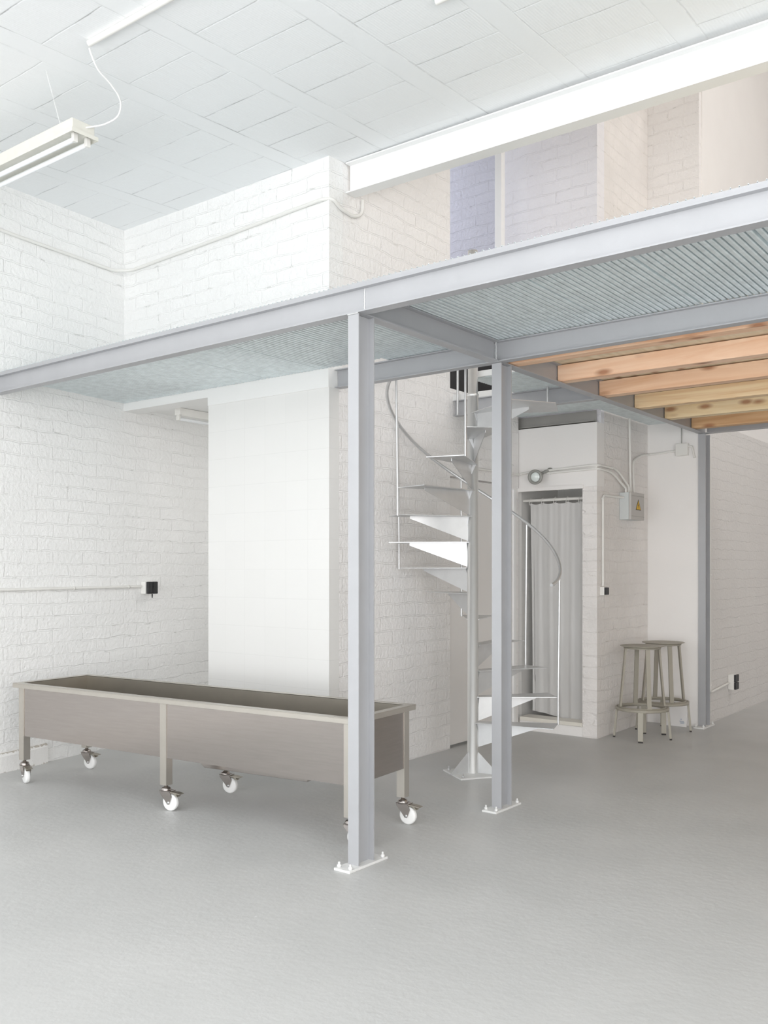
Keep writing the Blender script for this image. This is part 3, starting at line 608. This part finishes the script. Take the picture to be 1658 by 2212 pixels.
# ------------------------------------------------------------------ shower curtain and sill
tag(MB().box(-3.99, -3.403, 7.14, 7.31, .0855, .118).build('marble_sill', M['marble'], bevel=.004), 'cream marble threshold of the shower', 'threshold')
t = empty('shower_curtain', (-3.70, 7.33, 0)); tag(t, 'frosted white shower curtain hanging in the doorway', 'shower curtain')
mb = MB(); nx, nz = 90, 26; vs = []
for j in range(nz+1):
    for i in range(nx+1):
        u_, v_ = i/nx, j/nz; x = -.285+.60*u_
        amp = .0018+.004*(1-v_)
        y = amp*math.sin(u_*34+.6*math.sin(v_*3))+.0015*math.sin(u_*71+1)+.02*math.sin(u_*6+v_*2)*(1-v_)
        if j == 0: z = .125+.03*math.sin(u_*3.0+2.2)
        else: z = .125+(1.985-.125)*v_
        sag = .012*abs(math.sin(u_*PI*5)) if j == nz else 0
        vs.append((x+(.02*(1-v_) if u_ < .05 else 0), y, z-sag))
mb.add(vs, [(j*(nx+1)+i, j*(nx+1)+i+1, (j+1)*(nx+1)+i+1, (j+1)*(nx+1)+i) for j in range(nz) for i in range(nx)], True)
mb.build('curtain_sheet', M['curtain'], t)
for i in range(6):
    x = -.28+.118*i
    MB().tube([(x+.006*math.sin(a_), .022*math.cos(a_)-.002, 2.000+.030*math.sin(a_)) for a_ in [2*PI*k/16 for k in range(17)]], .0025, 6, False).build('ring', M['pvc'], t)
tag(MB().tube([(-4.055, 7.33, 2.010), (-3.402, 7.33, 2.010)], .013, 12).build('curtain_rod', M['pvc']), 'white rod carrying the shower curtain', 'curtain rod')

# ------------------------------------------------------------------ round grey wall spot above the shower
t = empty('wall_spotlight', (-3.79, 7.15, 2.195)); tag(t, 'round grey wall spotlight above the shower door', 'wall light')
ax = Vector((.15, -1, -.12)).normalized()
MB().lathe([(0, .0), (.028, .0), (.036, .03), (.062, .075), (.064, .10), (.058, .105), (.044, .105), (.040, .085), (.0, .082)], (0, -.03, 0), ax, 32).build('housing', M['fixture_grey'], t)
MB().lathe([(0, .094), (.030, .092), (.040, .086)], (0, -.03, 0), ax, 32).build('lens', M['lens'], t)
MB().tube(bend([(0, -.035, .01), (.07, -.03, .045), (.09, -.005, .045)], .02), .013, 8).lathe([(0, 0), (.028, 0), (.028, .014), (0, .014)], (.095, -.001, .045), (0, -1, 0), 16).build('wall_arm', M['fixture_grey'], t)

# ------------------------------------------------------------------ electrical items
XP = -3.27   # pier side face
t = empty('electrical_box', (XP, 7.60, 1.83)); tag(t, 'grey electrical box with yellow warning triangle on the pier', 'electrical box')
MB().box(.001, .085, 0, .29, 0, .235).build('box_body', M['box_grey'], t, bevel=.004)
MB().box(.086, .108, 0, .29, 0, .235).build('box_lid', M['box_door'], t, bevel=.004)
for sz in (.028, .204): MB().box(.1085, .1095, .005, .285, sz, sz+.003).build('lid_seam', M['fixture_grey'], t)
def tri(c, s_, h_, x, th): return [(x, c[0]-s_/2, c[1]), (x, c[0]+s_/2, c[1]), (x, c[0], c[1]+h_)]
sg = MB().extr(tri((.155, .085), .115, .095, .1085, 0), (.001, 0, 0)).build('warning_sign', M['sign_black'], t)
MB().extr(tri((.155, .0905), .094, .078, .110, 0), (.0006, 0, 0)).build('sign_face', M['yellow'], sg)
MB().extr([(.111, .162, .150), (.111, .147, .124), (.111, .156, .122), (.111, .150, .100), (.111, .168, .128), (.111, .158, .130)], (.0006, 0, 0)).build('lightning_bolt', M['sign_black'], sg)

def conduit(pts, label, r=.0105, rb=.06, clips=(), clipdir=(1, 0, 0), m='pvc'):
    t = MB().tube(bend(pts, rb), r, 10).build('conduit', M[m]); tag(t, label, 'conduit')
    for c in clips:
        MB().lathe([(r*1.35, -.006), (r*1.35, .006), (r*.9, .006), (r*.9, -.006), (r*1.35, -.006)], c[0], c[1], 12).build('clip', M[m], t)
    return t
xs = XP+.014
conduit([(-3.985, 6.2, 2.215), (-3.985, 7.13, 2.225), (-3.95, 7.136, 2.235), (XP-.04, 7.136, 2.262), (xs, 7.16, 2.262), (xs, 7.52, 2.258), (xs+.03, 7.70, 2.12), (xs+.03, 7.70, 2.066)], 'upper white conduit running over the shower to the electrical box', rb=.09, clips=[((xs, 7.42, 2.26), (0, 1, 0))])
conduit([(-3.72, 7.136, 2.222), (XP-.04, 7.136, 2.232), (xs, 7.16, 2.232), (xs, 7.42, 2.225), (xs+.03, 7.64, 2.10), (xs+.03, 7.64, 2.066)], 'lower white conduit over the shower bending into the electrical box', rb=.09)
conduit([(xs+.01, 7.765, 2.724), (xs+.02, 7.765, 2.066)], 'vertical white conduit from the deck down to the electrical box')
conduit([(xs+.025, 7.83, 2.066), (xs+.005, 7.85, 2.36), (xs, 8.06, 2.43), (xs+.01, 8.215, 2.45), (-3.20, 8.226, 2.452), (-2.998, 8.226, 2.468)], 'arched white conduit from the electrical box to the junction box', rb=.07)
conduit([(xs+.025, 7.602, 2.02), (xs, 7.50, 2.02), (xs, 7.235, 2.02), (xs, 7.235, 1.26)], 'white conduit dropping down the pier beside the shower', rb=.05, clips=[((xs, 7.235, 1.99), (0, 0, 1))])
t = empty('wall_socket', (XP, 7.235, 1.22)); tag(t, 'small black and white socket low on the pier below the electrical box', 'socket')
MB().box(.001, .04, -.035, .035, -.035, .035).build('socket_box', M['pvc'], t, bevel=.003)
MB().box(.0405, .056, -.03, .03, -.03, .03).build('socket_face', M['black'], t, bevel=.003)
t = empty('junction_box', (-2.94, 8.24, 2.472)); tag(t, 'square white junction box on the wall next to the far column', 'junction box')
MB().box(-.055, .055, -.045, -.001, -.055, .055).build('box_body', M['pvc'], t, bevel=.004)
MB().tube([(-.01, -.012, .055), (-.01, -.012, .20)], .004, 6).build('cable', M['fixture_grey'], t)
MB().tube(bend([(.055, -.02, .03), (.085, -.02, .025), (.11, -.02, -.08)], .03), .009, 8).build('side_cable', M['pvc'], t)
xr = -2.776
conduit([(xr, 8.47, 2.60), (xr, 8.47, .30), (xr, 8.50, .285), (xr, 9.02, .318)], 'white conduit down the grey block wall to the low socket', rb=.05, clips=[((xr, 8.47, 1.35), (0, 0, 1)), ((xr, 8.47, .35), (0, 0, 1))])
t = empty('wall_socket', (-2.79, 9.08, .325)); tag(t, 'double black socket low on the grey block wall at right', 'socket')
MB().box(.001, .055, -.05, .05, -.072, .072).build('socket_box', M['pvc'], t, bevel=.003)
MB().box(.0555, .075, -.046, .046, -.070, -.003).box(.0555, .075, -.046, .046, .003, .070).build('socket_face', M['black'], t, bevel=.003)

# left wall conduit and socket
def PL(y, z, o=.013): return (xl(y)+o, y, z)
conduit([PL(-3.2, 1.25), PL(3.4, 1.258), PL(4.80, 1.26)], 'white conduit along the left wall to the black double socket', clips=[(PL(4.10, 1.258), (-.15, 1, 0)), (PL(4.66, 1.26), (-.15, 1, 0))])
t = empty('wall_socket', (xl(4.86), 4.86, 1.25), math.atan(.15)); tag(t, 'black double socket on the left brick wall above the trough', 'socket')
MB().box(.001, .05, -.055, .055, -.05, .05).build('socket_box', M['pvc'], t, bevel=.003)
MB().box(.0505, .072, -.045, .010, -.05, .05).box(.0505, .072, .017, .07, -.05, .05).build('socket_face', M['black'], t, bevel=.005)
MB().lathe([(0, 0), (.006, 0), (.004, -.03), (0, -.034)], (.06, .014, -.052), seg=8).build('cord_end', M['black'], t)
# upper conduit
conduit([PL(-3.2, 3.70), PL(3.5, 3.735), PL(4.50, 3.752), (xl(4.5)+.10, YP-.014, 3.765), (-5.0, YP-.014, 3.80), (-4.05, YP-.014, 3.842), (-3.985, YP+.02, 3.842), (-3.985, 4.72, 3.80), (-3.985, 4.86, 3.785), (-3.985, 4.95, 3.83), (-3.985, 4.955, 3.93)],
        'white conduit round the top of the left wall and partition', r=.012, rb=.045)

# ------------------------------------------------------------------ fluorescent fixtures
t = empty('hanging_fluorescent_lamp', (-4.25, 2.94, 3.70)); tag(t, 'cream twin-tube fluorescent fixture hanging from the ceiling by thin chains', 'ceiling light')
MB().box(-1.25, -.01, -.075, .065, .012, .075).build('housing', M['lamp_enamel'], t, bevel=.006)
mb = MB().box(-1.262, .004, -.085, -.080, -.004, .016).box(-1.262, .004, .072, .077, -.004, .016).box(-.001, .004, -.080, .072, -.004, .016).box(-1.262, -1.257, -.080, .072, -.004, .016).box(-1.257, -.001, -.08, .072, .0105, .0118)
mb.build('reflector', M['lamp_enamel'], t)
MB().box(-1.25, -.012, -.079, -.0775, .002, .010).box(-.0125, -.011, -.075, .070, .002, .010).build('seal', M['brown'], t)
for y in (-.04, .038):
    MB().tube([(-1.22, y, -.022), (-.045, y, -.022)], .0135, 14).build('tube', M['tube_glass'], t)
    for hx in (-.050, -1.235): MB().box(hx, hx+.022, y-.014, y+.014, -.038, .010).build('tube_holder', M['pvc'], t, bevel=.003)
for p, q in (((-.15, -.05, .075), (-.15, -.15, .37)), ((-1.05, -.05, .075), (-1.05, -.15, .37))):
    p, q = Vector(p), Vector(q); mb = MB(); n = 30
    for i in range(n):
        c = p+(q-p)*((i+.5)/n); a_ = (q-p)/n*.5
        sd = Vector((1, 0, 0)) if i % 2 else Vector((0, 1, 0))
        mb.tube([c+a_*1.15*math.cos(th_)+sd*.0028*math.sin(th_) for th_ in [2*PI*k/8 for k in range(9)]], .0007, 4, False)
    mb.build('chain', M['white_paint'], t)
zt2 = 4.02
pc = conduit([(-3.98, 2.775, zc(-3.98, 2.775)-.016), (1.5, 2.86, zc(1.5, 2.86)-.016)], 'white conduit on the ceiling above the hanging lamp', r=.016)
tag(MB().tube([(-2.46, 3.61, zc(-2.46, 3.61)-.016), (-2.30, 3.61, zc(-2.3, 3.61)-.016)], .016, 12).build('conduit', M['pvc']), 'short white conduit end on the ceiling at the top edge of view', 'conduit')
cord = [(-3.98, 2.775, 4.00), (-3.985, 2.79, 3.975), (-4.01, 2.85, 3.93), (-4.03, 2.94, 3.90), (-4.06, 3.02, 3.86), (-4.12, 3.05, 3.81), (-4.19, 3.02, 3.775), (-4.24, 2.97, 3.755), (-4.262, 2.95, 3.75)]
def smooth(p, n=5):
    p = [Vector(q) for q in p]; o = []
    for i in range(len(p)-1):
        a, b_, c, d_ = p[max(i-1, 0)], p[i], p[i+1], p[min(i+2, len(p)-1)]
        for k in range(n):
            t_ = k/n; o.append(.5*((2*b_)+(c-a)*t_+(2*a-5*b_+4*c-d_)*t_**2+(3*b_-a-3*c+d_)*t_**3))
    return o+[p[-1]]
tag(MB().tube(smooth(cord), .0045, 8).build('lamp_cord', M['white_paint']), 'thin white cord curving from ceiling conduit to the hanging lamp', 'cord')

t = empty('alcove_fluorescent_lamp', (-5.88, 4.945, 2.7045)); tag(t, 'white fluorescent batten under the ceiling of the tiled alcove', 'ceiling light')
MB().box(-.03, .03, 0, .62, -.062, -.001).build('housing', M['pvc'], t, bevel=.003)
MB().box(-.033, .033, -.02, 0, -.058, -.001).box(-.018, .018, -.018, .0, -.10, -.058).build('end_cap', M['pvc'], t, bevel=.003)
MB().tube([(0, 0, -.088), (0, .60, -.088)], .013, 12).build('tube', M['tube_glass'], t)

# ------------------------------------------------------------------ things upstairs
tag(MB().box(-4.02, -3.955, 6.77, 6.83, 2.82, 7.2).build('wooden_post', M['white_paint'], bevel=.003), 'slim white post beside the violet opening upstairs', 'post')
t = empty('black_filler', (-4.45, 6.5, 2.80)); tag(t, 'black box added in the dark opening behind the stair top', 'filler box')
MB().box(-.35, .27, -.38, .66, .001, .60).build('filler_body', M['filler_black'], t, bevel=.004)  # black box added to make the room past the opening dark
for dy in (-.36, .15): MB().box(.271, .278, dy, dy+.49, .03, .57).build('door', M['filler_black'], t, bevel=.002)
MB().tube([(.285, -.15, .30), (.285, -.08, .30)], .006, 6).build('handle', M['galv'], t)
